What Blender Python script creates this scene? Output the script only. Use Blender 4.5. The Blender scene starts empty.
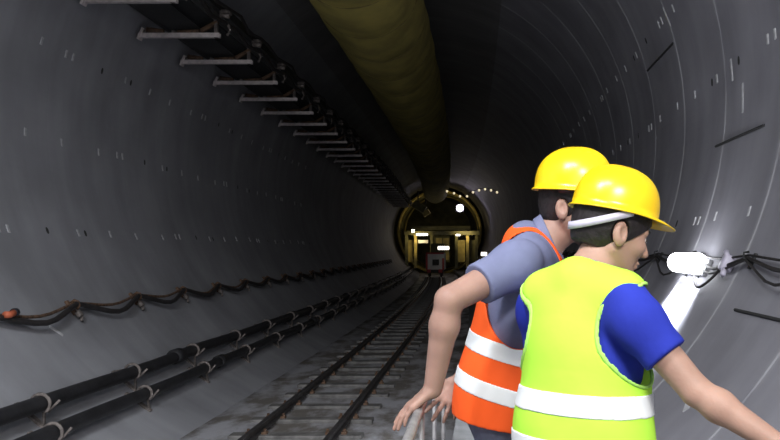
import bpy, bmesh, math, random
import numpy as np
from mathutils import Vector, Matrix
random.seed(7)
rng = np.random.default_rng(7)
PI = math.pi
C = bpy.context.scene.collection
CAMZ = 1.75; FPX = 820.0
TX, TZ, TR = -1.25, 3.15, 3.5            # tunnel axis x, z and inner radius
WALK = 0.22                              # top of the walkway slab

def bend(y):                             # the tunnel turns gently to the left
    return -(max(0.0, y - 12.0) ** 2) / 1400.0
def P(px, py, y):                        # point seen along a sight line at depth y
    return np.array([(px - 480.0) * y / FPX, y, CAMZ - (py - 250.0) * y / FPX])
def wall_pt(ang, y, inset=0.0):          # ang in degrees, 0 = right, 90 = crown
    a = math.radians(ang); r = TR - inset
    return Vector((TX + bend(y) + r * math.cos(a), y, TZ + r * math.sin(a)))

# ------------------------------------------------------------------ materials
def new_mat(name):
    m = bpy.data.materials.new(name); m.use_nodes = True
    nt = m.node_tree; b = nt.nodes['Principled BSDF']
    return m, nt, b
def setin(b, **kw):
    for k, v in kw.items():
        k = k.replace('_', ' ')
        if k in b.inputs: b.inputs[k].default_value = v
def plain(name, col, rough=0.6, metal=0.0, var=0.12, scale=20.0, bump=0.0, bscale=None, spec=0.5, sss=0.0, fac_pos=(0.35, 0.65)):
    m, nt, b = new_mat(name)
    tc = nt.nodes.new('ShaderNodeTexCoord')
    n = nt.nodes.new('ShaderNodeTexNoise'); n.inputs['Scale'].default_value = scale; n.inputs['Detail'].default_value = 5
    nt.links.new(tc.outputs['Object'], n.inputs['Vector'])
    r = nt.nodes.new('ShaderNodeValToRGB')
    r.color_ramp.elements[0].position = fac_pos[0]; r.color_ramp.elements[1].position = fac_pos[1]
    r.color_ramp.elements[0].color = [c * (1 - var) for c in col] + [1]
    r.color_ramp.elements[1].color = [min(1, c * (1 + var)) for c in col] + [1]
    nt.links.new(n.outputs['Fac'], r.inputs['Fac']); nt.links.new(r.outputs['Color'], b.inputs['Base Color'])
    b.inputs['Roughness'].default_value = rough; b.inputs['Metallic'].default_value = metal
    b.inputs['Specular IOR Level'].default_value = spec
    if sss: b.inputs['Subsurface Weight'].default_value = sss; b.inputs['Subsurface Scale'].default_value = 0.01; b.inputs['Subsurface Radius'].default_value = (1, .4, .25)
    if bump:
        n2 = nt.nodes.new('ShaderNodeTexNoise'); n2.inputs['Scale'].default_value = bscale or scale * 2; n2.inputs['Detail'].default_value = 4
        nt.links.new(tc.outputs['Object'], n2.inputs['Vector'])
        bp = nt.nodes.new('ShaderNodeBump'); bp.inputs['Strength'].default_value = bump; bp.inputs['Distance'].default_value = 0.01
        nt.links.new(n2.outputs['Fac'], bp.inputs['Height']); nt.links.new(bp.outputs['Normal'], b.inputs['Normal'])
    return m
def emis(name, col, strength):
    m, nt, b = new_mat(name)
    setin(b, Base_Color=(*col, 1), Emission_Color=(*col, 1), Emission_Strength=strength)
    return m

def lining_material(name, base, stain):
    m, nt, b = new_mat(name); N = nt.nodes.new; L = nt.links.new
    tc = N('ShaderNodeTexCoord'); sep = N('ShaderNodeSeparateXYZ'); L(tc.outputs['Object'], sep.inputs[0])
    def math_(op, a, bb=None):
        x = N('ShaderNodeMath'); x.operation = op
        for i, v in enumerate((a, bb)):
            if v is None: continue
            if isinstance(v, (int, float)): x.inputs[i].default_value = v
            else: L(v, x.inputs[i])
        return x.outputs[0]
    # distance to the nearest ring joint, in metres
    fr = math_('FRACT', math_('DIVIDE', math_('ADD', sep.outputs['Y'], 30.0), 1.5))
    dj = math_('MULTIPLY', math_('SUBTRACT', 0.5, math_('ABSOLUTE', math_('SUBTRACT', fr, 0.5))), 1.5)
    nz = N('ShaderNodeTexNoise'); nz.inputs['Scale'].default_value = 1.1; nz.inputs['Detail'].default_value = 4; L(tc.outputs['Object'], nz.inputs['Vector'])
    nf = N('ShaderNodeTexNoise'); nf.inputs['Scale'].default_value = 7; nf.inputs['Detail'].default_value = 6; L(tc.outputs['Object'], nf.inputs['Vector'])
    wid = math_('ADD', math_('MULTIPLY', nf.outputs['Fac'], 0.11), 0.012)
    line = N('ShaderNodeMapRange'); line.interpolation_type = 'SMOOTHSTEP'
    L(dj, line.inputs['Value']); line.inputs['From Min'].default_value = 0.0; L(wid, line.inputs['From Max'])
    line.inputs['To Min'].default_value = 1.0; line.inputs['To Max'].default_value = 0.0
    msk = N('ShaderNodeMapRange'); L(nz.outputs['Fac'], msk.inputs['Value']); msk.inputs['From Min'].default_value = 0.36; msk.inputs['From Max'].default_value = 0.56
    joint = math_('MULTIPLY', math_('MULTIPLY', line.outputs[0], msk.outputs[0]), stain)
    # vertical-ish streaks (stretched round the ring)
    mp = N('ShaderNodeMapping'); mp.inputs['Scale'].default_value = (0.25, 2.2, 0.25); L(tc.outputs['Object'], mp.inputs['Vector'])
    st = N('ShaderNodeTexNoise'); st.inputs['Scale'].default_value = 1.6; st.inputs['Detail'].default_value = 5; L(mp.outputs[0], st.inputs['Vector'])
    r1 = N('ShaderNodeValToRGB'); L(nz.outputs['Fac'], r1.inputs['Fac'])
    r1.color_ramp.elements[0].position = .3; r1.color_ramp.elements[1].position = .7
    r1.color_ramp.elements[0].color = (*[c * .82 for c in base], 1); r1.color_ramp.elements[1].color = (*[c * 1.12 for c in base], 1)
    mx = N('ShaderNodeMixRGB'); mx.blend_type = 'MULTIPLY'; mx.inputs['Fac'].default_value = .4
    r2 = N('ShaderNodeValToRGB'); L(st.outputs['Fac'], r2.inputs['Fac'])
    r2.color_ramp.elements[0].position = .3; r2.color_ramp.elements[1].position = .7
    r2.color_ramp.elements[0].color = (.68, .68, .68, 1); r2.color_ramp.elements[1].color = (1.15, 1.15, 1.15, 1)
    L(r1.outputs[0], mx.inputs['Color1']); L(r2.outputs[0], mx.inputs['Color2'])
    mj = N('ShaderNodeMixRGB'); L(joint, mj.inputs['Fac']); L(mx.outputs[0], mj.inputs['Color1']); mj.inputs['Color2'].default_value = (.62, .62, .64, 1)
    L(mj.outputs[0], b.inputs['Base Color'])
    b.inputs['Roughness'].default_value = 0.62; b.inputs['Specular IOR Level'].default_value = .3
    bp = N('ShaderNodeBump'); bp.inputs['Strength'].default_value = .25; bp.inputs['Distance'].default_value = .01
    L(nf.outputs['Fac'], bp.inputs['Height']); L(bp.outputs[0], b.inputs['Normal'])
    return m

def floor_material():
    m, nt, b = new_mat('wet_concrete'); N = nt.nodes.new; L = nt.links.new
    tc = N('ShaderNodeTexCoord')
    mp = N('ShaderNodeMapping'); mp.inputs['Scale'].default_value = (1.6, 0.8, 1); L(tc.outputs['Object'], mp.inputs[0])
    n = N('ShaderNodeTexNoise'); n.inputs['Scale'].default_value = 1.5; n.inputs['Detail'].default_value = 6; n.inputs['Roughness'].default_value = .6; L(mp.outputs[0], n.inputs['Vector'])
    r = N('ShaderNodeValToRGB'); L(n.outputs['Fac'], r.inputs['Fac'])
    r.color_ramp.elements[0].position = .42; r.color_ramp.elements[1].position = .58
    r.color_ramp.elements[0].color = (.16, .145, .13, 1); r.color_ramp.elements[1].color = (.42, .42, .45, 1)
    L(r.outputs[0], b.inputs['Base Color'])
    rr = N('ShaderNodeMapRange'); L(n.outputs['Fac'], rr.inputs['Value']); rr.inputs['From Min'].default_value = .4; rr.inputs['From Max'].default_value = .6
    rr.inputs['To Min'].default_value = .75; rr.inputs['To Max'].default_value = .42; L(rr.outputs[0], b.inputs['Roughness'])
    n2 = N('ShaderNodeTexNoise'); n2.inputs['Scale'].default_value = 14; n2.inputs['Detail'].default_value = 5; L(tc.outputs['Object'], n2.inputs['Vector'])
    bp = N('ShaderNodeBump'); bp.inputs['Strength'].default_value = .5; bp.inputs['Distance'].default_value = .02
    L(n2.outputs['Fac'], bp.inputs['Height']); L(bp.outputs[0], b.inputs['Normal'])
    return m

M = {}
M['lining_l'] = lining_material('segment_concrete_left', (.30, .304, .325), .0)
M['lining_r'] = lining_material('segment_concrete_right', (.30, .296, .33), .42)
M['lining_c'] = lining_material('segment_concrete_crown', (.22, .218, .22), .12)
M['floor'] = floor_material()
M['slab'] = plain('walkway_concrete', (.2, .2, .2), .8, bump=.4, scale=6)
M['pipe'] = plain('black_pipe', (.018, .018, .02), .5, var=.3, scale=8, bump=.2)
M['cable'] = plain('rubber_cable', (.025, .022, .022), .6, var=.3)
M['rust'] = plain('rusty_steel', (.14, .085, .055), .75, .3, var=.4, scale=25, bump=.3)
M['dusty'] = plain('dusty_bracket', (.15, .13, .12), .8, var=.35, scale=30, bump=.3)
M['rail'] = plain('rail_steel', (.09, .085, .085), .45, .6, var=.3, scale=12)
M['sleeper'] = plain('sleeper_steel', (.15, .145, .14), .7, .1, var=.35, scale=9, bump=.4)
M['galv'] = plain('galvanised_steel', (.62, .56, .55), .5, .15, var=.15, scale=15)
M['railing'] = plain('worn_grey_tube', (.26, .25, .25), .5, .2, var=.2)
M['dark_metal'] = plain('dark_steel', (.05, .052, .052), .6, .4, var=.3, scale=15)
M['belt'] = plain('belt_rubber', (.02, .021, .022), .7, var=.2)
M['bolt_light'] = plain('grouted_plug', (.5, .5, .52), .8, var=.15)
M['bolt_l'] = plain('grey_plug', (.42, .42, .44), .8, var=.15)
M['bolt_dark'] = plain('pocket_shade_and_gasket', (.03, .03, .03), .9)  # near-black: shade of bolt holes put into the colour; joint gaskets share it
M['red'] = plain('red_paint', (.5, .05, .06), .5, var=.2)
M['rust_orange'] = plain('faded_orange_plastic', (.45, .11, .05), .6, var=.2)
M['duct'] = plain('ochre_duct_fabric', (.40, .33, .085), .75, var=.22, scale=2.2, bump=.35, bscale=6)
M['ductb'] = plain('duct_band_fabric', (.21, .165, .045), .55, var=.2, scale=5)
M['white'] = plain('white_paint', (.7, .7, .72), .5, var=.06)
M['greypl'] = plain('pale_violet_plastic', (.58, .55, .66), .45, var=.08)
M['lampbody'] = plain('lamp_housing', (.5, .5, .52), .4, var=.05)
M['skin_y'] = plain('skin_light', (.41, .25, .19), .55, var=.09, scale=14, sss=.12, bump=.08, bscale=150, spec=.35)
M['skin_o'] = plain('skin_tanned', (.35, .21, .165), .55, var=.09, scale=14, sss=.12, bump=.08, bscale=150, spec=.35)
M['hair'] = plain('dark_brown_hair', (.014, .010, .011), .55, var=.4, scale=60, bump=.25, bscale=120)
M['helmet'] = plain('yellow_helmet_plastic', (.95, .62, .012), .28, var=.03, scale=6)
M['vest_g'] = plain('lime_safety_fabric', (.50, .93, .075), .7, var=.05, scale=5, bump=.25, bscale=10, spec=.2)
M['vest_o'] = plain('orange_safety_fabric', (1.0, .12, .02), .7, var=.05, scale=5, bump=.25, bscale=10, spec=.2)
M['piping'] = plain('lime_binding', (.42, .78, .14), .7, var=.05)
M['reflect'] = plain('silver_reflective_tape', (.86, .89, .9), .4, var=.04, scale=10, spec=.4)
M['shirt_b'] = plain('royal_blue_cotton', (.025, .04, .36), .85, var=.12, scale=8, bump=.3, bscale=14, spec=.15)
M['shirt_g'] = plain('slate_blue_cotton', (.155, .17, .275), .85, var=.1, scale=8, bump=.3, bscale=14, spec=.15)
M['denim'] = plain('blue_grey_denim', (.13, .14, .2), .85, var=.2, scale=20, bump=.3, bscale=30, spec=.15)
M['leather'] = plain('brown_boot_leather', (.12, .07, .04), .6, var=.2, bump=.2)
M['black'] = plain('black_plastic', (.015, .015, .02), .4, var=.1)
M['eyewhite'] = plain('eye_white', (.75, .72, .7), .25, var=.02)
M['iris'] = plain('brown_iris', (.06, .03, .015), .2, var=.2)
M['gold'] = plain('yellow_machine_paint', (.5, .40, .13), .5, .2, var=.3, scale=2)
M['olive'] = plain('olive_machine_paint', (.16, .15, .07), .6, .2, var=.3, scale=2)
M['tube'] = emis('white_tube_light', (.93, .95, 1.0), 14)
M['warmlamp'] = emis('site_lamp_glow', (1.0, .93, .8), 5)
M['violetlamp'] = emis('floodlight_glow', (.88, .8, 1.0), 9)
M['dimglow'] = emis('dim_ball_glow', (1.0, .85, .55), .9)

# ------------------------------------------------------------------ helpers
def link(name, me, mat, parent=None, smooth=True):
    o = bpy.data.objects.new(name, me); C.objects.link(o)
    if mat is not None and not me.materials: me.materials.append(mat)
    if smooth and len(me.polygons): me.polygons.foreach_set('use_smooth', [True] * len(me.polygons))
    if parent is not None: o.parent = parent
    return o
def obj(name, bm, mat, parent=None, smooth=False):
    me = bpy.data.meshes.new(name); bmesh.ops.recalc_face_normals(bm, faces=bm.faces)
    bm.to_mesh(me); bm.free()
    return link(name, me, mat, parent, smooth)
def tag(o, label=None, cat=None, group=None, kind=None):
    if label: o['label'] = label
    if cat: o['category'] = cat
    if group: o['group'] = group
    if kind: o['kind'] = kind
    return o
def empty(name, loc, label, cat, group=None):
    o = bpy.data.objects.new(name, None); C.objects.link(o); o.location = loc
    o.empty_display_size = .1
    return tag(o, label, cat, group)
def copy_tree(o, loc, label=None, group=None):
    r = o.copy(); C.objects.link(r); r.location = loc
    if label: r['label'] = label
    if group: r['group'] = group
    for ch in list(o.children):
        c = ch.copy(); C.objects.link(c); c.parent = r
        for g in list(ch.children):
            d = g.copy(); C.objects.link(d); d.parent = c
    return r
def box(bm, c, s, rot=None, bev=0.0):
    r = bmesh.ops.create_cube(bm, size=1.0)
    vs = r['verts']
    bmesh.ops.scale(bm, vec=Vector(s), verts=vs)
    if bev:
        es = list({e for v in vs for e in v.link_edges})
        g = bmesh.ops.bevel(bm, geom=es, offset=bev, segments=2, affect='EDGES', profile=.5)
        vs = list({v for f in g['faces'] for v in f.verts} | {v for v in vs if v.is_valid})
    if rot is not None: bmesh.ops.rotate(bm, cent=(0, 0, 0), matrix=rot, verts=vs)
    bmesh.ops.translate(bm, vec=Vector(c), verts=vs)
    return bm
def tube(bm, pts, r, seg=10, caps=True, radii=None):
    pts = [Vector(p) for p in pts]; rings = []
    for i, p in enumerate(pts):
        d = (pts[min(i + 1, len(pts) - 1)] - pts[max(i - 1, 0)]).normalized()
        up = Vector((0, 0, 1)) if abs(d.z) < .95 else Vector((1, 0, 0))
        a = d.cross(up).normalized(); b = a.cross(d).normalized()
        rr = radii[i] if radii else r
        rings.append([bm.verts.new(p + a * rr * math.cos(2 * PI * k / seg) + b * rr * math.sin(2 * PI * k / seg)) for k in range(seg)])
    for i in range(len(rings) - 1):
        for k in range(seg):
            bm.faces.new((rings[i][k], rings[i][(k + 1) % seg], rings[i + 1][(k + 1) % seg], rings[i + 1][k]))
    if caps:
        bm.faces.new(rings[0][::-1]); bm.faces.new(rings[-1])
    return bm
def bezier_pts(ctrl, n=8):              # Catmull-Rom through the points
    c = [Vector(p) for p in ctrl]; out = []
    for i in range(len(c) - 1):
        p0 = c[max(i - 1, 0)]; p1 = c[i]; p2 = c[i + 1]; p3 = c[min(i + 2, len(c) - 1)]
        for k in range(n):
            t = k / n
            out.append(.5 * ((2 * p1) + (p2 - p0) * t + (2 * p0 - 5 * p1 + 4 * p2 - p3) * t * t + (3 * p1 - p0 - 3 * p2 + p3) * t ** 3))
    out.append(c[-1]); return out

# ------------------------------------------------------------------ tunnel shell
Y0, Y1 = -12.0, 78.0
def lining(name, a0, a1, mat, gd=.006):
    bm = bmesh.new(); na = max(8, int(abs(a1 - a0) / 1.4)); prev = None
    ys = []
    y = Y0
    while y < Y1 - .01:
        ys += [(y, -gd), (y + .014, 0), (y + .5, 0), (y + 1.0, 0), (y + 1.486, 0)]; y += 1.5
    ys.append((y, -gd))
    for (yy, ins) in ys:
        row = [bm.verts.new(wall_pt(a0 + (a1 - a0) * k / na, yy, ins)) for k in range(na + 1)]
        if prev:
            for k in range(na): bm.faces.new((prev[k], prev[k + 1], row[k + 1], row[k]))
        prev = row
    o = obj(name, bm, mat); tag(o, kind='structure')
    # one smooth skin, sharp only at the grooves
    sol = o.modifiers.new('thickness', 'SOLIDIFY'); sol.thickness = .25; sol.offset = -1
    return o
FA_L = 180 + math.degrees(math.asin(3.25 / TR)); FA_R = -math.degrees(math.asin(3.25 / TR))
wall_l = lining('wall_left', 128, FA_L, M['lining_l'], .0015)
wall_r = lining('wall_right', FA_R, 62, M['lining_r'])
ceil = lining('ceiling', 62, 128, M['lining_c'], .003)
# inward faces must look at the axis
for o in (wall_l, wall_r, ceil):
    me = o.data; p = me.polygons[len(me.polygons) // 2]
    c = p.center; inward = Vector((TX + bend(c.y) - c.x, 0, TZ - c.z))
    if p.normal.dot(inward) < 0: me.flip_normals()

bm = bmesh.new(); prev = None; hw = math.sqrt(TR ** 2 - 3.15 ** 2) + .06
y = Y0
nx = 14
while y <= Y1:
    row = []
    for k in range(nx + 1):
        x = TX + bend(y) - hw + 2 * hw * k / nx
        z = random.uniform(-.012, .012) if 0 < k < nx else 0
        row.append(bm.verts.new((x, y, z)))
    if prev:
        for k in range(nx): bm.faces.new((prev[k], prev[k + 1], row[k + 1], row[k]))
    prev = row; y += .5
fl = obj('floor', bm, M['floor'], smooth=True); tag(fl, kind='structure')
sol = fl.modifiers.new('thickness', 'SOLIDIFY'); sol.thickness = .2; sol.offset = -1 if fl.data.polygons[0].normal.z > 0 else 1

bm = bmesh.new(); prev = None; y = Y0
while y <= Y1:
    b = bend(y)
    row = [bm.verts.new(v) for v in ((-.22 + b, y, -.03), (-.22 + b, y, WALK), (.72 + b, y, WALK), (.28 + b, y, -.03))]
    if prev:
        for k in range(4): bm.faces.new((prev[k], prev[(k + 1) % 4], row[(k + 1) % 4], row[k]))
    else: bm.faces.new(row)
    prev = row; y += 1.5
bm.faces.new(prev)
tag(obj('trim_1', bm, M['slab']), kind='structure')       # raised walkway kerb

# far bulkhead behind the machine
bm = bmesh.new(); bmesh.ops.create_cone(bm, cap_ends=True, radius1=3.8, radius2=3.8, depth=.3, segments=48)
bmesh.ops.rotate(bm, cent=(0, 0, 0), matrix=Matrix.Rotation(PI / 2, 3, 'X'), verts=bm.verts)
bmesh.ops.translate(bm, vec=(TX + bend(77), 77.0, TZ), verts=bm.verts)
tag(obj('wall_far', bm, M['olive']), kind='structure')

# bolt pockets of the lining segments
def pocket_mesh(mat='bolt_light'):
    bm = bmesh.new()                     # in local axes: x along tunnel, y round the ring, z out of the wall
    box(bm, (0, 0, .004), (.035, .085, .012), bev=.004)
    me = bpy.data.meshes.new('bolt_pocket'); bm.to_mesh(me); bm.free(); me.materials.append(M[mat]); return me
def hole_mesh():
    bm = bmesh.new(); bmesh.ops.create_cone(bm, cap_ends=True, radius1=.035, radius2=.03, depth=.01, segments=14)  # dark disc on the wall, the hole's shade is in its colour
    bmesh.ops.scale(bm, vec=(.7, 1.2, 1), verts=bm.verts)
    me = bpy.data.meshes.new('bolt_hole'); bm.to_mesh(me); bm.free(); me.materials.append(M['bolt_dark']); return me
pk, hk, pkl = pocket_mesh(), hole_mesh(), pocket_mesh('bolt_l')
def on_wall(o, ang, y, inset=.0, tilt=0.0):
    a = math.radians(ang); n = Vector((-math.cos(a), 0, -math.sin(a)))
    X = Vector((0, 1, 0)); Y_ = n.cross(X)
    R = Matrix((X, Y_, n)).transposed().to_4x4()
    o.matrix_world = Matrix.Translation(wall_pt(ang, y, inset)) @ R @ Matrix.Rotation(tilt, 4, 'Z')
def ang_of(rx, rz):                      # where a sight ray (rx, rz per metre) meets the lining
    A = rx * rx + rz * rz; B = 2 * (-rx * TX + rz * (CAMZ - TZ)); Cc = TX * TX + (CAMZ - TZ) ** 2 - TR * TR
    t = (-B + math.sqrt(B * B - 4 * A * Cc)) / (2 * A)
    return math.degrees(math.atan2(CAMZ + rz * t - TZ, rx * t - TX)) + (360 if rx < 0 and CAMZ + rz * t < TZ else 0), t
rowsL = [ang_of(-1, .042)[0], ang_of(-1, .258)[0], ang_of(-1, .477)[0]]
rowsR = [ang_of(1, .14)[0], ang_of(1, .725)[0], ang_of(1, 1.25)[0]]
def add_pockets(wall, rows, n0, n1, offs, mirror):
    for ri, a in enumerate(rows):
        for k in range(n0, n1):
            for j, (dy, hole) in enumerate(offs[(k + ri) % len(offs)]):
                y = k * 1.5 + dy
                o = link('bolt_pocket', hk if hole else (pkl if wall is wall_l else pk), None, wall, smooth=False)
                on_wall(o, a + ((k * 7 + j * 5 + ri) % 5 - 2) * .12, y, 0.0, random.uniform(-.15, .15))
offs = [[(.25, False), (.42, True), (1.05, False)], [(.3, False), (1.2, False)], [(.22, False), (.38, False), (1.1, True)]]
add_pockets(wall_l, rowsL, 3, 15, offs, False)
add_pockets(wall_r, rowsR, 3, 15, offs, True)
# dark gaskets showing in some longitudinal joints
for (rz, y0, y1) in ((.438, 6.4, 7.72), (-.235, 4.5, 5.6), (1.07, 9.05, 10.45)):
    a, t = ang_of(1, rz)
    bm = bmesh.new(); tube(bm, [wall_pt(a, y0, .004), wall_pt(a, (y0 + y1) / 2, .006), wall_pt(a, y1, .004)], .012, 6)
    obj('joint_gasket', bm, M['bolt_dark'], wall_r)
# grout smears
for (px, py, ln, tl) in ((732, 70, .2, .1), (743, 98, .26, .1), (667, 17, .24, .15), (690, 400, .22, .9), (56, 331, .16, .7)):
    s = 1 if px > 480 else -1
    a, t = ang_of(s, (250 - py) / abs(px - 480)); y = t * FPX / abs(px - 480)
    bm = bmesh.new(); box(bm, (0, 0, .003), (.035 if py != 400 else .06, ln, .01), bev=.004)
    o = obj('grout_smear', bm, M['bolt_light'], wall_l if s < 0 else wall_r); on_wall(o, a, y, 0, tl)

# ------------------------------------------------------------------ track
RZ = .10
def rail(x, name, label):
    bm = bmesh.new(); prof = [(-.05, 0), (.05, 0), (.05, .012), (.012, .025), (.01, .07), (.028, .078), (.028, .1), (-.028, .1), (-.028, .078), (-.01, .07), (-.012, .025), (-.05, .012)]
    prev = None; y = -6
    while y <= 62:
        row = [bm.verts.new((x + bend(y) + a * .8, y, RZ - .065 + b * .72)) for a, b in prof]
        if prev:
            for k in range(len(prof)): bm.faces.new((prev[k], prev[(k + 1) % len(prof)], row[(k + 1) % len(prof)], row[k]))
        else: bm.faces.new(row)
        prev = row; y += 1.0
    bm.faces.new(prev)
    return tag(obj(name, bm, M['rail']), label, 'rail', 'rails of the narrow track')
rail(-2.08, 'track_rail', 'long steel rail of the narrow track, the one nearer the pipes')
rail(-1.34, 'track_rail', 'long steel rail of the narrow track, the one nearer the two men')
def sleeper():
    t = empty('railway_sleeper', (0, 0, 0), 'x', 'sleeper', 'sleepers under the narrow track')
    bm = bmesh.new(); box(bm, (0, 0, .012), (1.24, .17, .05), bev=.012); obj('sleeper_beam', bm, M['sleeper'], t)
    for s in (-1, 1):
        for q in (-1, 1):
            bm = bmesh.new(); box(bm, (s * .37 + q * .075, 0, .045), (.05, .07, .03), bev=.006)
            bmesh.ops.create_cone(bm, cap_ends=True, radius1=.016, radius2=.014, depth=.05, segments=6, matrix=Matrix.Translation((s * .37 + q * .078, 0, .06)))
            obj('rail_clip', bm, M['rust'], t)
    return t
sl = sleeper()
k = 0; y = -1.0
while y < 52:
    loc = (-1.71 + bend(y), y, 0.0)
    lab = 'dusty steel sleeper under the narrow track, one of the near ones' if y < 12 else 'dusty steel sleeper of the narrow track further down the tunnel'
    if k == 0: sl.location = loc; sl['label'] = lab
    else: copy_tree(sl, loc, lab)
    k += 1; y += .72

# ------------------------------------------------------------------ left side pipes, brackets, cable
aP1, _ = ang_of(-1, -.370); aP2, _ = ang_of(-1, -.447); aC, _ = ang_of(-1, -.143)
def run(ang, inset, r, name, label, cat, mat, y0=1.0, y1=60, jit=.012, group=None, n=1.5):
    pts = []; y = y0
    while y <= y1:
        pts.append(wall_pt(ang, y, inset) + Vector((random.uniform(-jit, jit), 0, random.uniform(-jit, jit)))); y += n
    bm = bmesh.new(); tube(bm, bezier_pts(pts, 3), r, 14)
    return tag(obj(name, bm, mat, smooth=True), label, cat, group)
p1 = run(aP1, .13, .062, 'water_pipe', 'upper of the two black pipes running along the left wall foot', 'pipe', M['pipe'], group=None)
p2 = run(aP2, .11, .058, 'water_pipe', 'lower of the two black pipes along the left wall foot, nearer the track', 'pipe', M['pipe'])
for (p, a, ins, r) in ((p1, aP1, .13, .062), (p2, aP2, .11, .058)):       # flanged couplings
    for y in (9.2, 14.9, 21.2, 27.5, 33.5):
        y += (.9 if p is p2 else 0)
        bm = bmesh.new(); tube(bm, [wall_pt(a, y - .09, ins), wall_pt(a, y + .09, ins)], r * 1.35, 14); obj('pipe_coupling', bm, M['pipe'], p, True)
def pipe_bracket(ins, r):
    t = empty('pipe_bracket', (0, 0, 0), 'x', 'bracket')
    # local axes as on_wall: x along tunnel, y round ring, z towards the axis
    bm = bmesh.new(); box(bm, (0, .0, .01), (.06, .3, .02), bev=.004); obj('back_plate', bm, M['dusty'], t)
    bm = bmesh.new()
    pts = [(0, -r * 2.2, .01)] + [(0, r * 1.22 * math.cos(b), ins + r * 1.22 * math.sin(b)) for b in np.linspace(PI * 1.15, -PI * .15, 12)] + [(0, r * 2.2, .01)]
    tube(bm, pts, .014, 8); obj('clamp_hoop', bm, M['dusty'], t, True)
    bm = bmesh.new(); tube(bm, [(0.02, -r * 1.3, ins - .02), (.03, -r * 1.45, ins + r * 1.7)], .010, 8); obj('threaded_rod', bm, M['dusty'], t, True)
    return t
def hang_series(proto_fn, ang, ys, label_fn, group):
    first = None; out = []
    for i, y in enumerate(ys):
        if first is None: o = first = proto_fn()
        else: o = copy_tree(first, (0, 0, 0))
        on_wall(o, ang, y); o['label'] = label_fn(i, y); o['group'] = group; out.append(o)
    return out
ys = [3.3 + 1.62 * i for i in range(26)]
hang_series(lambda: pipe_bracket(.13, .062), aP1, [6.35 + 1.68 * i for i in range(-2, 22)],
            lambda i, y: 'dusty clamp bracket on the upper black pipe, ' + ('nearest the lower left corner' if i == 2 else 'second from the left edge' if i == 3 else 'further down the tunnel'), 'clamps on the upper left pipe')
hang_series(lambda: pipe_bracket(.11, .058), aP2, [6.15 + 1.68 * i for i in range(-2, 22)],
            lambda i, y: 'dusty clamp bracket on the lower black pipe, ' + ('at the bottom left of the picture' if i == 2 else 'second from the bottom left' if i == 3 else 'further down the tunnel'), 'clamps on the lower left pipe')
def cable_hook():
    t = empty('cable_hanger', (0, 0, 0), 'x', 'hook')
    bm = bmesh.new(); box(bm, (0, 0, .015), (.05, .17, .03), bev=.006); obj('hanger_plate', bm, M['rust'], t)
    bm = bmesh.new(); tube(bm, [(0, .04, .02), (0, .045, .09), (0, .01, .11), (0, -.03, .1), (0, -.045, .06)], .014, 8); obj('hook_arm', bm, M['rust'], t, True)
    bm = bmesh.new(); tube(bm, [(0.01, -.02, .05), (0.03, -.13, .045), (.0, -.17, .03)], .016, 8); box(bm, (.0, -.1, .05), (.07, .06, .05), bev=.01); obj('tie_bundle', bm, M['dusty'], t, True)
    return t
hy = [6.75 + 1.5 * i for i in range(-2, 26)]
# which side is "up" on the left wall in local y
def up_sign(ang):
    a = math.radians(ang); n = Vector((-math.cos(a), 0, -math.sin(a))); return 1 if n.cross(Vector((0, 1, 0))).z > 0 else -1
usL = up_sign(aC)
hooks = hang_series(cable_hook, aC + .0, hy, lambda i, y: 'rusty cable hanger on the left wall' + (' at the left edge of the picture' if i == 2 else ', second from the left edge' if i == 3 else ', further down the tunnel'), 'hangers of the left wall cable')
if usL < 0:
    for h in hooks: h.matrix_world = h.matrix_world @ Matrix.Rotation(PI, 4, 'Z')
def sagging(name, label, ang, ys_, sag, r, ins, phase=0.0, mat='cable', group=None, jit=0.0):
    pts = []
    for i in range(len(ys_) - 1):
        s = sag * random.uniform(.7, 1.2)
        for k in range(8):
            t = k / 8; yy = ys_[i] + (ys_[i + 1] - ys_[i]) * t
            drop = s * 4 * t * (1 - t) * (1 - .25 * math.cos(2 * PI * t))
            w = wall_pt(ang, yy, ins); wall_a = ang
            # drop follows the wall
            da = math.degrees(drop / TR) * (1 if ang > 90 else -1)
            pts.append(wall_pt(ang + da + (phase), yy, ins))
    bm = bmesh.new(); tube(bm, pts, r, 8)
    return tag(obj(name, bm, M[mat], smooth=True), label, 'cable', group)
sagging('power_cable', 'thick dark cable sagging between hangers on the left wall', aC, hy, .12, .027, .09)
sagging('power_cable', 'thinner brown cable looping beside the thick cable on the left wall', aC - .3, hy, .085, .016, .075, mat='rust')
# a red plug on the cable at the picture's left edge
t = empty('cable_plug', tuple(wall_pt(aC + .9, 6.98, .12)), 'orange red cable plug on the left wall cable at the left edge', 'plug')
bm = bmesh.new(); tube(bm, [(0, -.07, .02), (0, .0, .015), (0, .07, .03)], .03, 10); obj('plug_body', bm, M['rust_orange'], t, True)
bm = bmesh.new(); tube(bm, [(0, .05, .03), (0, .09, .03)], .036, 10); obj('plug_collar', bm, M['black'], t, True)

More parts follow.
